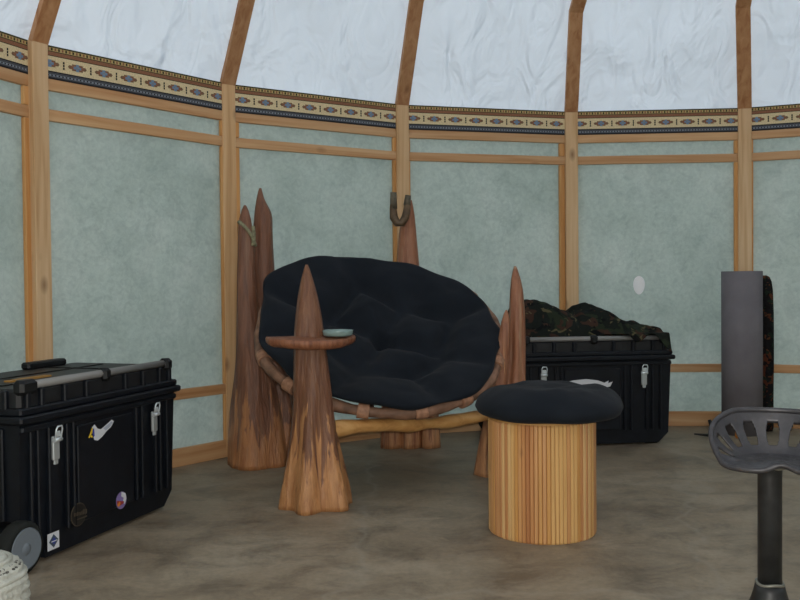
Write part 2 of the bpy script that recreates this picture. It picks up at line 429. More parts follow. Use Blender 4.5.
# studs and rafters
EL = radians(62); SH = {0: .002, 1: -.026, 2: -.036, 3: -.048, 4: -.07}
SX = {0: .020, 1: -.012, 2: .004, 3: .022, 4: .006}
RB = RAD-.04-.36; ZBEND = ZBT+.36*tan(EL); RC, ZC = .62, 3.78
for k in range(-3, NSIDE-3):
    th = TH0-k*DTH; p = vert(k, RAD-.022)+Vector((SX.get(k, 0), 0, 0))
    def stud():
        b = MB(); b.box((0, .05, ZBT/2), (.084, .10, ZBT), M['stud'], bev=.003); return b.build('stud')
    trim(inst('stud', stud, p, th-pi/2))
    # rafter: swept box following two straight runs in the radial plane
    r_ = Vector((cos(th), sin(th), 0)); t_ = Vector((sin(th), -cos(th), 0)); c0 = Vector((CX, CY, 0)); z_ = Vector((0, 0, 1))
    P = [c0+r_*(RAD-.020)+z_*(ZBT-.012)+Vector((SX.get(k, 0), 0, 0)), c0+r_*RB+z_*ZBEND+Vector((SH.get(k, -.03), 0, 0)), c0+r_*RC+z_*ZC]
    P.insert(2, P[1].lerp(P[2], .12)); P[1] = P[1].lerp(P[0], .18)
    org = P[0]; R = []
    for i, q in enumerate(P):
        dd = (P[min(i+1, 3)]-P[max(i-1, 0)]).normalized(); nn = dd.cross(t_); nn = nn if nn.dot(r_)+nn.z > 0 else -nn
        nn.normalize()
        R.append([q-org+t_*sx*.043+nn*sz for sx, sz in ((-1, 0), (1, 0), (1, .028), (-1, .028))])
    b = MB(); b.rings(R, M['rafter'], smooth=False); trim(b.build('rafter', loc=org))
# canvas roof, with sag wrinkles between the rafters
prof = [(RAD+.026, 2.0), (RAD+.022, ZBT+.01)]
r0, z0, r1, z1 = RAD-.03+.036, ZBT+.022, RB+.036, ZBEND+.022
for i in range(1, 9): prof.append((r0+(r1-r0)*i/8, z0+(z1-z0)*i/8))
r2, z2 = RC+.02, ZC+.085
for i in range(1, 13): prof.append((r1+(r2-r1)*i/12, z1+(z2-z1)*i/12))
cv = MB(); SUB = 10; R = []
for r, z in prof:
    ring = []
    for k in range(NSIDE):
        a, b_ = vert(k, r), vert(k+1, r)
        for j in range(SUB):
            q = a.lerp(b_, j/SUB); q.z = z
            if z > ZBT+.05 and j:
                amp = .012*sin(pi*j/SUB)
                out = Vector((q.x-CX, q.y-CY, 0)).normalized()
                q += out*max(0, amp)*(1+2.*noise.noise(Vector((q.x*3, q.y*3, q.z*5))))
            ring.append(q)
    R.append(ring)
cv.rings(R, M['canvas'], cap=False)
struct(cv.build('ceiling'))
dm = MB(); dm.lathe([(.66, 0), (.64, .05), (.56, .17), (.40, .28), (.2, .34), (.01, .36)], M['dome'], 40)
o = dm.build('window_1', loc=(CX, CY, ZC+.02)); struct(o)
cr = MB(); R = []
for z, r in ((-.02, .56), (-.02, .66), (.09, .66), (.09, .56)): R.append([(r*cos(2*pi*i/60), r*sin(2*pi*i/60), z) for i in range(60)])
cr.rings(R, M['rafter'], closed=True, smooth=False); trim(cr.build('crown_ring', loc=(CX, CY, ZC-.03)))

# ------------------------------------------------------------------ twisted cedar posts
def loft(b, prof, mat, seed, lobes=(5, .12), n=40, steps=56, zbase=None):
    """prof: (z, cx, cy, r) from the ground up; lobes swell towards the root"""
    pr = np.array(prof); zs = np.linspace(pr[0, 0], pr[-1, 0], steps)
    ax = [np.interp(zs, pr[:, 0], pr[:, i]) for i in (1, 2, 3)]
    ker = np.array([1, 2, 3, 2, 1.])/9
    for i in range(3):
        p = np.pad(ax[i], 2, mode='edge'); sm = np.convolve(p, ker, 'valid'); sm[0] = ax[i][0]; sm[-1] = ax[i][-1]; ax[i] = sm
    z0, z1 = pr[0, 0], pr[-1, 0]; R = []
    for i, z in enumerate(zs):
        t = (z-z0)/(z1-z0); ring = []
        am = lobes[1]*max(0, 1-t*1.15)**1.2+.025
        for k in range(n):
            a = 2*pi*k/n
            nz = noise.noise(Vector((cos(a)*1.6+seed, sin(a)*1.6, z*1.9)))
            nf = noise.noise(Vector((cos(a)*5+seed, sin(a)*5, z*3.2)))
            lob = cos(lobes[0]*(a+.25*sin(z*4+seed))+seed*2.1)
            r = ax[2][i]*(1+am*lob+.13*nz+.08*nf)
            ring.append((ax[0][i]+r*cos(a), ax[1][i]+r*sin(a), z))
        R.append(ring)
    b.rings(R, mat); return b
CH = Vector((-.06, 4.40, 0))
chair = thing('papasan_chair', 'rustic round bowl chair on pointed cedar trunk posts, between the two black trunks', 'chair', CH)
# front post carrying the slab
b = MB(); loft(b, [(0, -.380, 3.805, .155), (.05, -.380, 3.805, .150), (.16, -.382, 3.81, .130), (.30, -.384, 3.81, .106), (.44, -.386, 3.81, .090), (.60, -.392, 3.81, .078), (.72, -.398, 3.81, .068), (.83, -.40, 3.81, .056), (.92, -.403, 3.81, .042), (1.0, -.406, 3.81, .024), (1.055, -.407, 3.81, .005)], M['post_light'], 1.3, (6, .10))
fp = b.build('post', chair, shift=CH); fp['label'] = 'cedar post with stripped orange root, carrying the round slab'
# slab (live edge)
b = MB(); R = []
for z, k in ((.698, .86), (.704, .94), (.716, .99), (.730, 1.0), (.738, .98)):
    R.append([(-.402+.194*k*(1+.04*sin(3*a+1)+.03*sin(7*a)+.02*sin(13*a+2)+.012*sin(23*a))*cos(a), 3.80+.19*k*(1+.04*sin(3*a+1)+.03*sin(7*a)+.02*sin(13*a+2))*sin(a), z+.006*sin(2*a+.6)) for a in [2*pi*i/72 for i in range(72)]])
b.rings(R, M['tray'])
sl = b.build('tray', chair, shift=CH); sl['label'] = 'live-edge wooden slab round the front post'
# forked rear post
b = MB()
loft(b, [(0, -.775, 4.665, .150), (.06, -.775, 4.665, .146), (.25, -.782, 4.665, .126), (.45, -.79, 4.665, .102), (.62, -.80, 4.665, .083), (.80, -.815, 4.66, .062), (1.0, -.822, 4.655, .050), (1.2, -.822, 4.65, .040), (1.30, -.822, 4.65, .034), (1.36, -.822, 4.65, .022), (1.392, -.822, 4.65, .006)], M['post_dark'], 3.7, (4, .06))
loft(b, [(0, -.67, 4.79, .145), (.3, -.685, 4.79, .115), (.6, -.715, 4.785, .082), (.85, -.742, 4.78, .066), (1.05, -.75, 4.775, .060), (1.25, -.748, 4.77, .053), (1.36, -.740, 4.765, .050), (1.395, -.742, 4.765, .042), (1.412, -.760, 4.765, .022), (1.46, -.758, 4.765, .017), (1.495, -.757, 4.765, .006)], M['post_dark'], 5.1, (4, .06))
b.build('post', chair, shift=CH)
# rear middle post with three root columns
b = MB()
for dx, rr, sd in ((-.115, .062, 1.), (.0, .068, 2.), (.118, .062, 3.)):
    loft(b, [(0, .052+dx, 5.12, rr), (.25, .052+dx*.92, 5.12, rr*.95), (.6, .05+dx*.6, 5.12, rr*.85), (.9, .05+dx*.3, 5.12, rr*.7)], M['post_red'], sd, (3, .05), 24, 30)
loft(b, [(0.2, .05, 5.135, .10), (.6, .05, 5.135, .095), (1.0, .05, 5.135, .072), (1.2, .048, 5.135, .056), (1.32, .052, 5.135, .044), (1.40, .062, 5.12, .026), (1.455, .068, 5.11, .006)], M['post_red'], 4.2, (3, .05))
b.build('post', chair, shift=CH)
# right post with low spur
b = MB()
loft(b, [(0, .535, 4.42, .150), (.1, .54, 4.42, .125), (.25, .555, 4.42, .092), (.45, .582, 4.42, .052), (.6, .590, 4.42, .044), (.8, .592, 4.42, .040), (.92, .592, 4.42, .034), (1.0, .588, 4.42, .022), (1.05, .586, 4.42, .005)], M['post_red'], 6.6, (5, .12))
loft(b, [(0, .425, 4.36, .055), (.2, .445, 4.355, .045), (.4, .49, 4.35, .042), (.6, .508, 4.35, .034), (.72, .524, 4.35, .027), (.80, .53, 4.35, .018), (.83, .532, 4.35, .004)], M['post_red'], 7.7, (3, .1), 24, 40)
b.build('post', chair, shift=CH)
# log cross rail
b = MB(); P = []; rr = []
A, B = Vector((-.33, 3.84, .322)), Vector((.50, 4.33, .315))
for i in range(25):
    t = i/24; q = A.lerp(B, t); q.z += .010*sin(t*7+.5)-.006; P.append(q-A); rr.append(.034-.006*t+.004*sin(t*19)+.003*sin(t*31))
b.tube(P, rr, M['bar'], 14)
lr = b.build('cross_rail', chair, loc=A-CH)
lr['label'] = 'peeled yellow log rail between the front posts'
# bowl: rim, wrappings, ribs.  Plane tilted back, right side a little lower
RIMC = Vector((-.10, 4.395, .722)); ROT = Matrix.Rotation(radians(7), 3, 'Y') @ Matrix.Rotation(radians(33), 3, 'X')
RR = .60
def bowl(rho, a, z=0., n=2.25, R_=RR):
    k = (abs(cos(a))**n+abs(sin(a))**n)**(-1/n)
    return RIMC+ROT @ Vector((R_*rho*k*cos(a), R_*rho*k*sin(a), z))
b = MB(); NR = 96
b.tube([bowl(1, 2*pi*i/NR, .006*sin(5*2*pi*i/NR)) for i in range(NR)], [.027+.004*sin(9*2*pi*i/NR)+.002*sin(23*2*pi*i/NR) for i in range(NR)], M['rim'], 10, True)
rim = b.build('rim', chair, shift=CH); rim['label'] = 'bent brown wooden hoop under the cushion'
for a0 in (3.62, 4.02, 4.62, 5.05, 5.42, 6.0, .7, 1.6, 2.5):
    w = MB(); w.tube([bowl(1, a0+.011*i, .006*sin(5*(a0+.011*i))) for i in range(9)], .0345, M['wrap'], 10)
    x = w.build('binding', rim, shift=CH); x['label'] = 'paler wrapping on the hoop'
for a0 in (0, pi/4, pi/2, 3*pi/4):
    w = MB(); P = []
    for i in range(31):
        u = -1+2*i/30; P.append(bowl(abs(u), a0 if u >= 0 else a0+pi, -.022-.17*(1-u*u)))
    w.tube(P, .014, M['rib'], 8); w.build('rib', chair, shift=CH)
# ---- seat cushion
def cushion(mb, radius, tufts, shape, base, T, Tb, mat, frame, nr=44, na=128, lump=.012, seed=0., tuftw=.11, puff=.055, edge=.05, lobes=False):
    def ht(x, y, rho, a):
        d = sorted(sqrt((x-p)**2+(y-q)**2) for p, q in tufts)
        if lobes:                    # padded pillows with creases between them
            g_ = d[1]-d[0]
            h = puff*(g_*g_/(g_*g_+.105**2)-.45)*(.8+.7*noise.noise(Vector((x*3+5, y*3, 1.7))))-puff*.9*max(0., 1-sqrt(x*x+y*y)/.07)
        else:
            h = puff*(1-exp(-(d[0]/tuftw)**2))
            h += puff*.5*min(1., (d[1]-d[0])/.12)-puff*.35
        h += lump*noise.noise(Vector((x*7+seed, y*7, seed)))+lump*.5*noise.noise(Vector((x*17+seed, y*17, seed)))
        return h
    top = []; bot = []
    prof = [i/nr for i in range(nr+1)]
    R = []
    for part in (0, 1):
        seq = prof if part == 0 else list(reversed(prof))[1:]
        for rho in seq:
            ring = []
            for k in range(na):
                a = 2*pi*k/na; sh = shape(a)*radius
                rr = max(rho, .002)
                e = 1-rr**5
                e = max(0, e)**.55
                x, y = sh*rr*cos(a), sh*rr*sin(a)
                zc = base(rr)
                if part == 0: z = zc+(T+ht(x, y, rr, a))*e
                else: z = zc-Tb*e
                ring.append(frame(x, y, z))
            R.append(ring)
    mb.rings(R, mat)
    return mb
tf = [(.19*cos(a), .19*sin(a)) for a in [2*pi*i/4+.5+.25*sin(i*3.) for i in range(4)]]+[(.47*cos(a), .47*sin(a)) for a in [2*pi*i/8+.1+.2*sin(i*2.3) for i in range(8)]]
def shp(a):
    n = 2.3; k = (abs(cos(a))**n+abs(sin(a))**n)**(-1/n)
    return k*(1+.014*sin(9*a+1)+.010*sin(14*a+.4)+.02*sin(a-2.2)+.13*exp(-((a-2.62)/.42)**2)-.035*exp(-((a-5.95)/.35)**2)-.03*exp(-((a-.6)/.5)**2))
CC = Vector((-.085, 4.41, .695))
ROT2 = Matrix.Rotation(radians(9.5), 3, 'Y') @ Matrix.Rotation(radians(33), 3, 'X')
b = MB()
cushion(b, .605, tf, shp, lambda r: .085-.14*(1-r*r), .045, .055, M['cotton'], lambda x, y, z: CC+ROT2 @ Vector((x, y, z)), seed=2.1, puff=.10, lump=.012, lobes=True)
cu = b.build('seat_cushion', loc=CC, shift=CC)
tag(cu, 'big round tufted black cushion filling the rustic bowl chair', 'cushion')

# ---- dish on the slab
D = Vector((-.270, 3.76, .7445))
b = MB(); b.lathe([(.001, 0), (.056, 0), (.064, .006), (.067, .022), (.0655, .026), (.062, .024), (.058, .012), (.050, .007), (.001, .007)], M['glass'], 40)
tag(b.build('glass_dish', loc=D), 'small pale green glass dish on the wooden slab of the chair post', 'dish')
# ---- cord loop on the left spire
O = Vector((-.822, 4.65, 1.30)); b = MB(); P = []
for i in range(40):
    a = 2*pi*i/40
    P.append((.043*cos(a)+.010, .043*sin(a), -.045+.048*sin(a-1.9)-.03*max(0, cos(a))**3))
b.tube(P, .009, M['cord'], 8, True)
P = [(.043, -.012, -.02), (.047, -.014, -.06), (.044, -.016, -.10), (.040, -.02, -.125)]
b.tube(P, [.010, .011, .013, .010], M['cord'], 8)
tag(b.build('cord_loop', loc=O), 'pale greenish cord loop hung on the shorter pointed spire left of the cushion', 'cord')
# ---- horn hook on the middle post
O = Vector((.004, 5.066, 1.40)); HX = .78; b = MB()
b.tube([(-.046*HX, 0, .085), (-.047*HX, 0, .05), (-.05*HX, 0, .0), (-.045*HX, 0, -.05), (-.02*HX, 0, -.082), (.015*HX, 0, -.082), (.04*HX, -.01, -.05), (.052*HX, -.01, -.01), (.056*HX, 0, .03), (.062*HX, 0, .07)], [.017, .018, .020, .025, .024, .024, .023, .021, .018, .016], M['horn'], 12)
hk = b.build('antler_hook', loc=O); tag(hk, 'brown U-shaped antler hook hanging at the tip of the middle rear chair post', 'hook')
for P, rr in (([(-.046*HX, 0, .0), (-.0465*HX, 0, .045), (-.046*HX, 0, .096)], [.021, .020, .018]), ([(.054*HX, 0, .02), (.058*HX, 0, .05), (.063*HX, 0, .078)], [.021, .019, .017])):
    b = MB(); b.tube(P, rr, M['horn_tip'], 12); b.build('prong', hk)

# ------------------------------------------------------------------ slatted footstool
ST = Vector((.549, 3.395, 0)); b = MB(); n = 84*6; R = []
def srad(i):
    f = (i % 6)/6; return .2085-(.0035 if f == 0 else 0)
for z, k in ((0, .985), (.006, 1), (.435, 1), (.44, .985)):
    R.append([(srad(i)*k*cos(2*pi*i/n-pi), srad(i)*k*sin(2*pi*i/n-pi), z) for i in range(n)])
b.rings(R, M['slats'], smooth=False)
st = thing('slatted_footstool', 'round drum footstool of varnished vertical wooden slats, in front of the chair', 'footstool', ST)
b.build('drum', st)
b = MB(); b.lathe([(.001, .438), (.2, .438), (.2, .444), (.001, .444)], M['bar'], 48); b.build('top_board', st)
b = MB(); SCU = Vector((.578, 3.395, .452))
cushion(b, .290, [(0.0, -.01), (-.10, .10), (.12, .08)], lambda a: 1+.02*sin(5*a+.5)+.012*sin(8*a), lambda r: .058-.012*r*r, .044, .058, M['cotton'], lambda x, y, z: SCU+Vector((x, y, z-.05*max(0, (sqrt(x*x+y*y)-.2))/.1*.3)), 30, 90, .010, 5.3, .09, .022)
sc_ = b.build('stool_cushion', loc=SCU, shift=SCU); tag(sc_, 'flat round black cushion on the slatted drum footstool', 'cushion')

# ------------------------------------------------------------------ wheeled trunks
LW, DW = .95, .54                   # length, depth of the trunk
def disc_poly(cx, cz, rx, rz, n=24): return [(cx+rx*cos(2*pi*i/n), cz+rz*sin(2*pi*i/n)) for i in range(n)]
def make_trunk(loc, rz, label):
    t = thing('wheeled_trunk', label, 'trunk', loc, rz, 'black wheeled trunks')
    YF = -DW/2+.012                  # front plane of the body
    hl = LW/2-.005
    # body: side profile with clipped bottom corners, extruded front to back, slight taper
    b = MB()
    pts = [(-hl+.13, .012), (hl-.07, .012), (hl-.012, .07), (hl, .50), (-hl, .50), (-hl+.006, .17), (-hl+.06, .15), (-hl+.10, .11)]
    b.prism([(x, YF+.012*(1-z/.5), z) for x, z in pts], (0, DW-.05, 0), M['plastic'])
    for x in (-.42, -.385, -.33, -.235, -.20, .185, .225, .32, .355, .405):     # upright ribs on the front
        b.box((x, YF-.001, .29), (.014, .018, .40), M['plastic'], bev=.004)
    b.box((-.01, YF+.0, .275), (.34, .014, .36), M['plastic'], bev=.004)      # raised middle field
    for y in (-.18, -.07, .07, .18):
        for sx in (-1, 1): b.box((sx*(hl+.0), y, .33), (.02, .03, .32), M['plastic'], bev=.004)
    b.box((0, YF+.0, .485), (2*hl, .03, .022), M['plastic'], bev=.005)
    b.build('body', t)
    # lid
    b = MB()
    b.box((0, 0, .518), (LW+.03, DW+.03, .026), M['plastic'], bev=.008)          # flange
    b.box((0, 0, .545), (LW+.005, DW+.005, .026), M['plastic'], bev=.006)
    b.box((0, 0, .585), (LW-.025, DW-.035, .075), M['plastic_lid'], bev=.012)
    for x in (-.43, -.36, -.24, -.12, .12, .24, .36, .43):
        for sy in (-1, 1): b.box((x, sy*(DW/2-.012), .585), (.022, .022, .066), M['plastic'], bev=.004)
    for y in (-.2, -.1, .1, .2):
        for sx in (-1, 1): b.box((sx*(LW/2-.008), y, .585), (.022, .022, .066), M['plastic'], bev=.004)
    for y in (-.12, .06): b.box((0, y, .6235), (.80, .012, .006), M['cap'])
    for x in (-.2, .22): b.box((x, 0, .6235), (.012, .42, .005), M['cap'])
    ld = b.build('lid', t)
    b = MB(); b.box((-.19, -.055, .6265), (.21, .035, .006), M['yellow_strip']); s_ = b.build('ruler_strip', ld); s_['label'] = 'amber strip let into the lid'
    b = MB(); b.box((.24, .235, .636), (.24, .045, .03), M['cap'], bev=.008); b.build('grip', ld)
    b = MB(); b.box((-.20, .235, .634), (.05, .04, .028), M['cap'], bev=.008); b.build('clip', ld)
    # rails along the top edges, with black end and middle caps
    for sy in (-1,):
        y = sy*(DW/2-.022)
        b = MB(); b.tube([(-.43, y, .632), (.43, y, .632)], .0145, M['rod'], 14); rd = b.build('top_rail', t); rd['label'] = 'grey tube rail along the lid edge'
        for x, w in ((-.425, .085), (.0, .045), (.425, .05)):
            c_ = MB(); c_.box((x, y, .627), (w, .048, .052), M['cap'], bev=.012); c_.build('rail_cap', rd)
    for sx in (-1, 1):
        b = MB(); b.box((sx*(LW/2+.012), 0, .40), (.03, .22, .03), M['cap'], bev=.008); b.build('handle', t)
    # latches
    for x in (-.307, .300):
        b = MB(); b.box((x, YF-.012, .398), (.034, .012, .085), M['plate'], bev=.003)
        b.box((x, YF-.012, .349), (.020, .008, .02), M['plate'], bev=.002)
        lt = b.build('latch', t); lt['label'] = 'steel toggle latch'
        c_ = MB()
        c_.tube([(x-.014, YF-.024, .425), (x-.016, YF-.030, .465), (x-.010, YF-.032, .476), (x+.010, YF-.032, .476), (x+.016, YF-.030, .465), (x+.014, YF-.024, .425)], .0032, M['chrome'], 8)
        c_.tube([(x-.019, YF-.022, .428), (x+.019, YF-.022, .428)], .008, M['chrome'], 10)
        c_.box((x, YF-.023, .448), (.024, .006, .020), M['chrome'], bev=.002)
        c_.build('bail', lt)
    # wheels at the left end
    for sy in (-1, 1):
        yc = sy*(DW/2-.002); xc = -LW/2-.014; R0 = .092
        b = MB(); R = []
        for rr_, yy in ((.060, -.024), (.082, -.027), (.091, -.018), (.092, 0), (.091, .018), (.082, .027), (.060, .024)):
            R.append([(xc+rr_*cos(2*pi*i/48)*(1 if i % 2 or rr_ < .09 else .985), yc+yy, R0+rr_*sin(2*pi*i/48)*(1 if i % 2 or rr_ < .09 else .985)) for i in range(48)])
        b.rings(R, M['tyre']); wh = b.build('wheel', t)
        c_ = MB(); R = []
        for rr_, yy in ((.071, -.030), (.066, -.032), (.054, -.024), (.024, -.022), (.020, -.031), (.001, -.032)):
            R.append([(xc+rr_*cos(2*pi*i/40), yc-sy*yy, R0+rr_*sin(2*pi*i/40)) for i in range(40)])
        c_.rings(R, M['hub'])
        for i in range(6):
            a = 2*pi*i/6; c_.box((xc+.039*cos(a), yc+sy*.024, R0+.039*sin(a)), (.032, .006, .008), M['hub'], rot=Matrix.Rotation(-a, 3, 'Y'))
        hb = c_.build('hub', wh); hb['label'] = 'grey hub'
    b = MB(); b.tube([(-LW/2-.004, -DW/2+.03, .092), (-LW/2-.004, DW/2-.03, .092)], .012, M['plate'], 10)
    for yy in (-.18, .18): b.box((-LW/2+.04, yy, .10), (.11, .04, .05), M['plastic'])
    b.build('axle', t)
    for sx in (1,):                   # feet at the other end
        for sy in (-1, 1):
            b = MB(); b.box((.37, sy*.19, .010), (.08, .05, .020), M['cap'], bev=.004); b.build('foot', t)
    return t, YF
def sticker(t, name, label, layers, YF, off=.0085):
    """flat layered sticker on the front: layers of (polygon in x,z, material)"""
    b = MB()
    for i, (pts, mat) in enumerate(layers):
        y = YF-off-.0014*i
        b.prism([(x, y, z) for x, z in pts], (0, .0005, 0), mat)
    o = b.build(name, t); o['label'] = label; return o
U72 = radians(71.98)
T1 = Vector((-1.391, 3.456, 0))
t1, YF = make_trunk(T1, U72, 'black plastic wheeled trunk with stickers and two latches, against the left wall')
wing = [(-0.1000, 0.4370), (-0.0850, 0.4450), (-0.0670, 0.4266), (-0.0470, 0.4210), (-0.0200, 0.4314), (0.0200, 0.4474), (0.0330, 0.4394), (0.0150, 0.4202), (-0.0150, 0.4074), (-0.0400, 0.3914), (-0.0670, 0.3810), (-0.0870, 0.3866), (-0.0950, 0.4074)]
sticker(t1, 'sticker', 'pale bird-shaped sticker with a yellow figure', [
    (wing, M['st_white']), ([(-0.0350, 0.4234), (0.0170, 0.4410), (0.0250, 0.4378), (0.0070, 0.4234), (-0.0200, 0.4122)], M['st_pale']),
    ([(-0.1030, 0.4314), (-0.0910, 0.4314), (-0.0890, 0.4026), (-0.0970, 0.3994)], M['st_blue']),
    ([(-0.1170, 0.4074), (-0.1050, 0.4154), (-0.0990, 0.4370), (-0.1070, 0.4346), (-0.1130, 0.4234), (-0.1270, 0.4026), (-0.1210, 0.3994), (-0.1150, 0.4058), (-0.1070, 0.3978), (-0.1010, 0.4010), (-0.1070, 0.4090)], M['st_yellow'])], YF)
def ell(cx, cz, r, n=28): return disc_poly(cx, cz, r, r, n)
BX, BZ = -.067, -.037
badge = [(ell(-.118, .165, .043), M['st_tan']), (ell(-.118, .165, .040), M['st_black'])]
rx = random.Random(4)
for i in range(9):                   # worn lettering across the badge
    x = -.146+.0066*i; h = rx.uniform(.012, .018)
    badge.append(([(x, .163), (x+.0042, .163), (x+.0042, .163+h), (x, .163+h)], M['st_tan']))
badge.append(([(-.146, .152), (-.090, .152), (-.090, .1555), (-.146, .1555)], M['st_tan']))
badge = [([(x+BX, z+BZ) for x, z in p], m_) for p, m_ in badge]
sticker(t1, 'sticker', 'round black badge with worn tan lettering', badge, YF)
sticker(t1, 'sticker', 'round violet and orange badge', [(ell(.072, .118, .034), M['st_violet']),
    ([(.072, .152), (.098, .140), (.104, .118), (.092, .098), (.080, .108), (.086, .125), (.070, .135)], M['st_white']),
    ([(.040, .124), (.060, .118), (.085, .112), (.084, .104), (.058, .100), (.042, .104)], M['st_red']),
    ([(.040, .108), (.056, .118), (.062, .110), (.056, .100), (.046, .098)], M['st_orange'])], YF)
sticker(t1, 'sticker', 'white square sticker with a blue-grey diamond', [([(-0.3540, 0.0400), (-0.2940, 0.0400), (-0.2940, 0.1000), (-0.3540, 0.1000)], M['st_white']),
    ([(-0.3480, 0.0700), (-0.3240, 0.0460), (-0.3000, 0.0700), (-0.3240, 0.0940)], M['st_grey']), ([(-0.3360, 0.0700), (-0.3240, 0.0580), (-0.3120, 0.0700), (-0.3240, 0.0820)], M['st_blue']),
    ([(-0.3390, 0.0685), (-0.3090, 0.0685), (-0.3090, 0.0715), (-0.3390, 0.0715)], M['st_white'])], YF, .0105)
A8 = radians(7)
FR = Vector((1.605, 5.13, 0)); ex = Vector((cos(A8), sin(A8), 0)); ey = Vector((-sin(A8), cos(A8), 0))
T2 = FR-ex*(LW/2)+ey*(DW/2)
t2, YF = make_trunk(T2, A8, 'black plastic wheeled trunk under a camouflage jacket, behind the footstool')
sticker(t2, 'sticker', 'white ragged sticker seen above the stool cushion', [([(-.20, .375), (-.13, .392), (-.05, .398), (.02, .388), (.06, .374), (.085, .386), (.082, .370), (.11, .380), (.095, .352), (.05, .340), (-.05, .345), (-.15, .352)], M['st_white'])], YF)

# ---- camouflage jacket heaped on the rear trunk
xs = [-.46, -.43, -.39, -.28, -.20, -.11, -.06, -.02, .05, .13, .20, .255, .30, .36, .41, .44, .455]
hs = [0, .16, .225, .225, .20, .16, .135, .17, .19, .16, .115, .08, .095, .06, .06, .05, 0]
b = MB(); nx, ny = 110, 46; top = []
for i in range(nx+1):
    x = -.46+.915*i/nx
    h = float(np.interp(x, xs, hs)); row = []
    dr = max(0., min(1., (x-.06)/.12)); y0 = -.212+.012*sin(x*9)-dr*(.074+.012*sin(x*31)); y1 = .20+.03*sin(x*7+1)
    for j in range(ny+1):
        v_ = j/ny; y = y0+(y1-y0)*v_
        e = max(0., 1-(2*v_-1)**4)**.8
        f = .75+.35*sin(pi*v_)
        z = h*e*min(1, f)*1.0
        fold = .040*noise.noise(Vector((x*8+y*5, y*6, 3)))+.014*abs(noise.noise(Vector((x*15, y*12, 8))))
        z += fold*e*min(1, h/.06)
        z = max(z, .004)
        if dr > 0 and y < -.19:
            over = min(1., (-.19-y)/.03); z = max(z, .034*over)
            if y < -.275: z -= (-.275-y)*3.2
        row.append((x, y, z))
    top.append(row)
vs = [p for r in top for p in r]; nb = len(vs)
vs += [(p[0], p[1], (0 if p[1] > -.20 else p[2]-.006)) for r in top for p in r]; fs = []
q = lambda i, j: i*(ny+1)+j
for i in range(nx):
    for j in range(ny):
        fs.append((q(i, j), q(i+1, j), q(i+1, j+1), q(i, j+1))); fs.append((nb+q(i, j), nb+q(i, j+1), nb+q(i+1, j+1), nb+q(i+1, j)))
for i in range(nx):
    for j in (0, ny): fs.append((q(i, j), q(i+1, j), nb+q(i+1, j), nb+q(i, j)))
for j in range(ny):
    for i in (0, nx): fs.append((q(i, j), q(i, j+1), nb+q(i, j+1), nb+q(i, j)))
b.add(vs, fs, M['camo_coat'])
jk = b.build('camouflage_jacket', loc=T2+Vector((0, 0, .6275)), rot=(0, 0, A8)); tag(jk, 'crumpled woodland camouflage jacket heaped on the trunk behind the footstool', 'jacket')

# ------------------------------------------------------------------ rolled mats at the wall
FM = Vector((2.145, 5.475, 0)); b = MB()
turns, th_, n = 5.0, .0125, 260; outer = []; inner = []
for i in range(n+1):
    a = turns*2*pi*i/n; r = .012+.0245*a/(2*pi); r = r if r < .1365 else .1365
    outer.append((r*cos(a+1.2), r*sin(a+1.2))); inner.append(((r-.018)*cos(a+1.2), (r-.018)*sin(a+1.2)) if r > .02 else (.001*cos(a), .001*sin(a)))
vs = []; fs = []
for z in (0, 1.022):
    vs += [(x, y, z) for x, y in outer]+[(x, y, z) for x, y in inner]
m_ = n+1
for i in range(n):
    fs += [(i, i+1, 2*m_+i+1, 2*m_+i), (m_+i+1, m_+i, 3*m_+i, 3*m_+i+1), (2*m_+i, 2*m_+i+1, 3*m_+i+1, 3*m_+i), (i+1, i, m_+i, m_+i+1)]
fs += [(n, m_+n, 3*m_+n, 2*m_+n), (0, 2*m_, 3*m_, m_)]
b.add(vs, fs, M['foam'], True)
fm = b.build('foam_mat', loc=FM); tag(fm, 'tall grey foam sleeping mat rolled up and stood on end by the wall', 'mat')
b = MB(); R = []
for z, k in ((0, .9), (.02, 1), (.2, 1), (.5, 1.06), (.75, 1.04), (.9, .95), (.96, .8), (.99, .55), (1.0, .2)):
    R.append([(.048*k*cos(2*pi*i/28), .066*k*sin(2*pi*i/28), z*.995) for i in range(28)])
b.rings(R, M['camo_roll']); cr_ = b.build('camouflage_roll', loc=(2.338, 5.575, 0)); tag(cr_, 'narrow black and rust camouflage roll standing behind the grey foam mat', 'roll')
b = MB(); b.tube([(0, 0, .012), (-.05, -.02, .016), (-.10, -.03, .022), (-.155, -.045, .030)], [.010, .009, .007, .004], M['strap'], 8)
b.tube([(0, 0, .010), (-.02, .03, .05), (-.03, .05, .10)], [.010, .012, .010], M['strap'], 8)
tag(b.build('strap_end', loc=(1.945, 5.34, 0)), 'short black strap end lying on the floor left of the grey foam mat', 'strap')
b = MB(); b.box((0, 0, .03), (.035, .03, .06), M['strap_orange'], bev=.008); b.tube([(0, -.0, .055), (.012, -.01, .085), (.03, 0, .09)], .009, M['strap'], 8)
tag(b.build('strap_buckle', loc=(2.06, 5.30, 0)), 'small orange buckle on the floor, seen through the iron seat', 'buckle')

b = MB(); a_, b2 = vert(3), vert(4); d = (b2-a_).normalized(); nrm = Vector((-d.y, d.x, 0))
b.prism([(.038*cos(t)*(1+.1*sin(t)), 0, .062*sin(t)) for t in [2*pi*i/40 for i in range(40)]], (0, .002, 0), M['patch'])  # flat white oval, stands in for a pale spot of unknown cause
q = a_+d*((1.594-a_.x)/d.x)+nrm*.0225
tag(b.build('wall_patch', loc=(q.x, q.y, .938), rot=(0, 0, atan2(d.y, d.x))), 'small white oval mark on the grey-green wall cloth above the rear trunk', 'patch')
# ------------------------------------------------------------------ iron tractor-seat stool
TS = Vector((1.093, 2.573, 0))
ts = thing('tractor_seat_stool', 'dark cast-iron tractor-seat stool on a pipe post, in front of the grey mat', 'stool', TS)
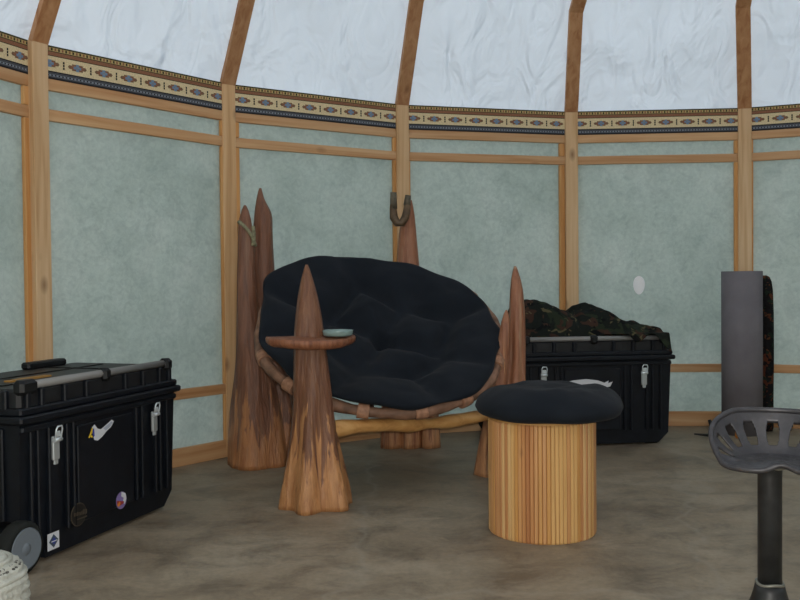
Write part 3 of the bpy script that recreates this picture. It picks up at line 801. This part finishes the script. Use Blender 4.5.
# seat pan: polar sheet; slots cut as missing cells round the raised back
na, nr = 360, 80; PHI = radians(-16)
def pan(rho, a):
    back = max(0., sin(a))                                   # a = 90 degrees is the back of the seat
    ax_, by_ = .178, (.150 if sin(a) > 0 else .165)
    lobe = 1-.10*max(0, -sin(a))**6*1.0
    x = ax_*rho*cos(a); y = by_*rho*sin(a)*lobe
    z = .016*rho**2
    lift = max(0., (rho-.5)/.5)
    z += lift**1.5*.112*max(0., min(1., sin(a)*.75+.38))**.8
    fr = max(0., -sin(a))
    z -= .022*lift**1.6*min(1., fr*1.5)                      # thigh rolls turning down in front
    z += .020*exp(-(x/.035)**2)*fr*rho                       # pommel ridge
    return Vector((x*cos(PHI)-y*sin(PHI), x*sin(PHI)+y*cos(PHI), z))
def hole(rho, a):
    ad = math.degrees(a) % 360
    if not (-1 < ad < 199 or ad > 352): return False
    if rho < .66 or rho > .91: return False
    c = (ad+9) % 27.0
    w = 15.5-5*max(0, (rho-.83)/.08)-4.0*max(0, (.74-rho)/.08)
    return abs(c-13.5) < w/2
b = MB(); idx = {}
TH = .009
vs = []; fs = []
for s_ in (0, 1):
    for i in range(nr+1):
        for k in range(na):
            rho = .02+.98*i/nr; p = pan(rho, 2*pi*k/na); vs.append((p.x, p.y, p.z-(TH if s_ == 0 else 0)))
g = lambda s_, i, k: s_*(nr+1)*na+i*na+(k % na)
cell = [[not hole(.02+.98*(i+.5)/nr, 2*pi*(k+.5)/na) for k in range(na)] for i in range(nr)]
for i in range(nr):
    for k in range(na):
        if not cell[i][k]: continue
        fs.append((g(1, i, k), g(1, i+1, k), g(1, i+1, k+1), g(1, i, k+1)))
        fs.append((g(0, i, k), g(0, i, k+1), g(0, i+1, k+1), g(0, i+1, k)))
        if i == nr-1 or not cell[i+1][k]: fs.append((g(1, i+1, k), g(0, i+1, k), g(0, i+1, k+1), g(1, i+1, k+1)))
        if i == 0 or not cell[i-1][k]: fs.append((g(1, i, k+1), g(0, i, k+1), g(0, i, k), g(1, i, k)))
        if not cell[i][(k+1) % na]: fs.append((g(1, i, k+1), g(1, i+1, k+1), g(0, i+1, k+1), g(0, i, k+1)))
        if not cell[i][k-1]: fs.append((g(1, i+1, k), g(1, i, k), g(0, i, k), g(0, i+1, k)))
b.add(vs, fs, M['iron'])
b.tube([pan(1, 2*pi*k/120) for k in range(120)], .0085, M['iron'], 8, True)
so = b.build('seat', ts, loc=(0.022, .02, .432)); so['label'] = 'cast-iron seat pan with slots round its raised back'
b = MB(); b.lathe([(.034, .03), (.034, .385), (.035, .412), (.052, .430), (.001, .432)], M['iron_dark'], 28); b.build('post', ts)
b = MB(); b.lathe([(.060, 0), (.059, .006), (.052, .024), (.046, .045), (.041, .066), (.001, .066)], M['iron_dark'], 36)
bs_ = b.build('base', ts)
b = MB(); b.tube([((.037)*cos(2*pi*i/32), .037*sin(2*pi*i/32), .069+.003*sin(6*pi*i/32)) for i in range(32)], .005, M['weld'], 8, True); b.build('weld_ring', bs_)
b = MB(); b.tube([(-.05, -.06, .432), (.0, -.062, .424), (.04, -.06, .428)], .007, M['weld'], 8); b.build('bracket', ts)

# ------------------------------------------------------------------ knitted wool cap, lower left
KW = Vector((-1.235, 2.42, 0)); b = MB(); R = []
def kp(a, ph):
    n = 2.6
    k = (abs(cos(a))**n+abs(sin(a))**n)**(-1/n)
    c = max(0., cos(ph))**.55; s_ = sin(ph)
    return Vector((.155*k*c*cos(a), .15*k*c*sin(a), (.105+.105*(1 if s_ > 0 else -1)*abs(s_)**.8)*1.0))
nr, na = 60, 160
for i in range(nr+1):
    ph = -pi/2+pi*i/nr; ring = []
    for k in range(na):
        a = 2*pi*k/na; p = kp(a, ph)
        nrm = Vector((p.x, p.y, (p.z-.105)*1.2)).normalized()
        rib = .008*abs(sin(ph*18))+.005*abs(sin(a*28))*(abs(cos(ph)) > .2)
        ring.append(p+nrm*(rib+.004*noise.noise(p*30)))
    R.append(ring)
b.rings(R, M['wool'])
kc = thing('knitted_wool_bundle', 'lumpy cream knitted wool bundle with dark stitches, on the floor beside the trunk wheel', 'knitwear', KW, radians(-18))
kb = b.build('knit', kc)
for ph in (.98, .42, -.35):
    w = MB(); P = []
    for k in range(90):
        a = 2*pi*k/90; p = kp(a, ph); P.append(p*1.0+Vector((p.x, p.y, p.z-.105)).normalized()*.006)
    w.tube(P, .008, M['wool'], 8, True); w.build('cable_stitch', kc)
w = MB()
for k in range(64):
    for ph, o_ in ((.80, 0), (.68, .5)):
        a = 2*pi*(k+o_)/64
        if k % 3 == 2: continue
        p = kp(a, ph); w.box(p+Vector((p.x, p.y, p.z-.105)).normalized()*.006, (.008, .008, .006), M['wool_dark'], bev=.002)
x = w.build('dark_band', kc); x['label'] = 'band of dark stitches'

# ------------------------------------------------------------------ camera, light, view
cam = bpy.data.cameras.new('camera'); co = bpy.data.objects.new('camera', cam); C.objects.link(co)
cam.sensor_fit = 'HORIZONTAL'; cam.sensor_width = 36; cam.lens = 870.17/800*36; cam.clip_start = .05
co.matrix_world = Matrix.Translation((0, 0, .9742)) @ Matrix.Rotation(pi/2-.0205, 4, 'X') @ Matrix.Rotation(-.0097, 4, 'Z')
SC.camera = co
w = bpy.data.worlds.new('daylight'); SC.world = w; w.use_nodes = True
bg = w.node_tree.nodes['Background']; bg.inputs[0].default_value = (.80, .90, 1.0, 1); bg.inputs[1].default_value = 2.3
fl_ = bpy.data.lights.new('camera_flash', 'POINT'); fl_.energy = 140; fl_.shadow_soft_size = .02; fl_.color = (1, .97, .92)
fo = bpy.data.objects.new('camera_flash', fl_); C.objects.link(fo); fo.location = (.05, -.02, 1.02)
SC.view_settings.view_transform = 'Standard'; SC.view_settings.look = 'None'
SC.view_settings.exposure = 0.0; SC.view_settings.gamma = 1; SC.view_settings.use_curve_mapping = False
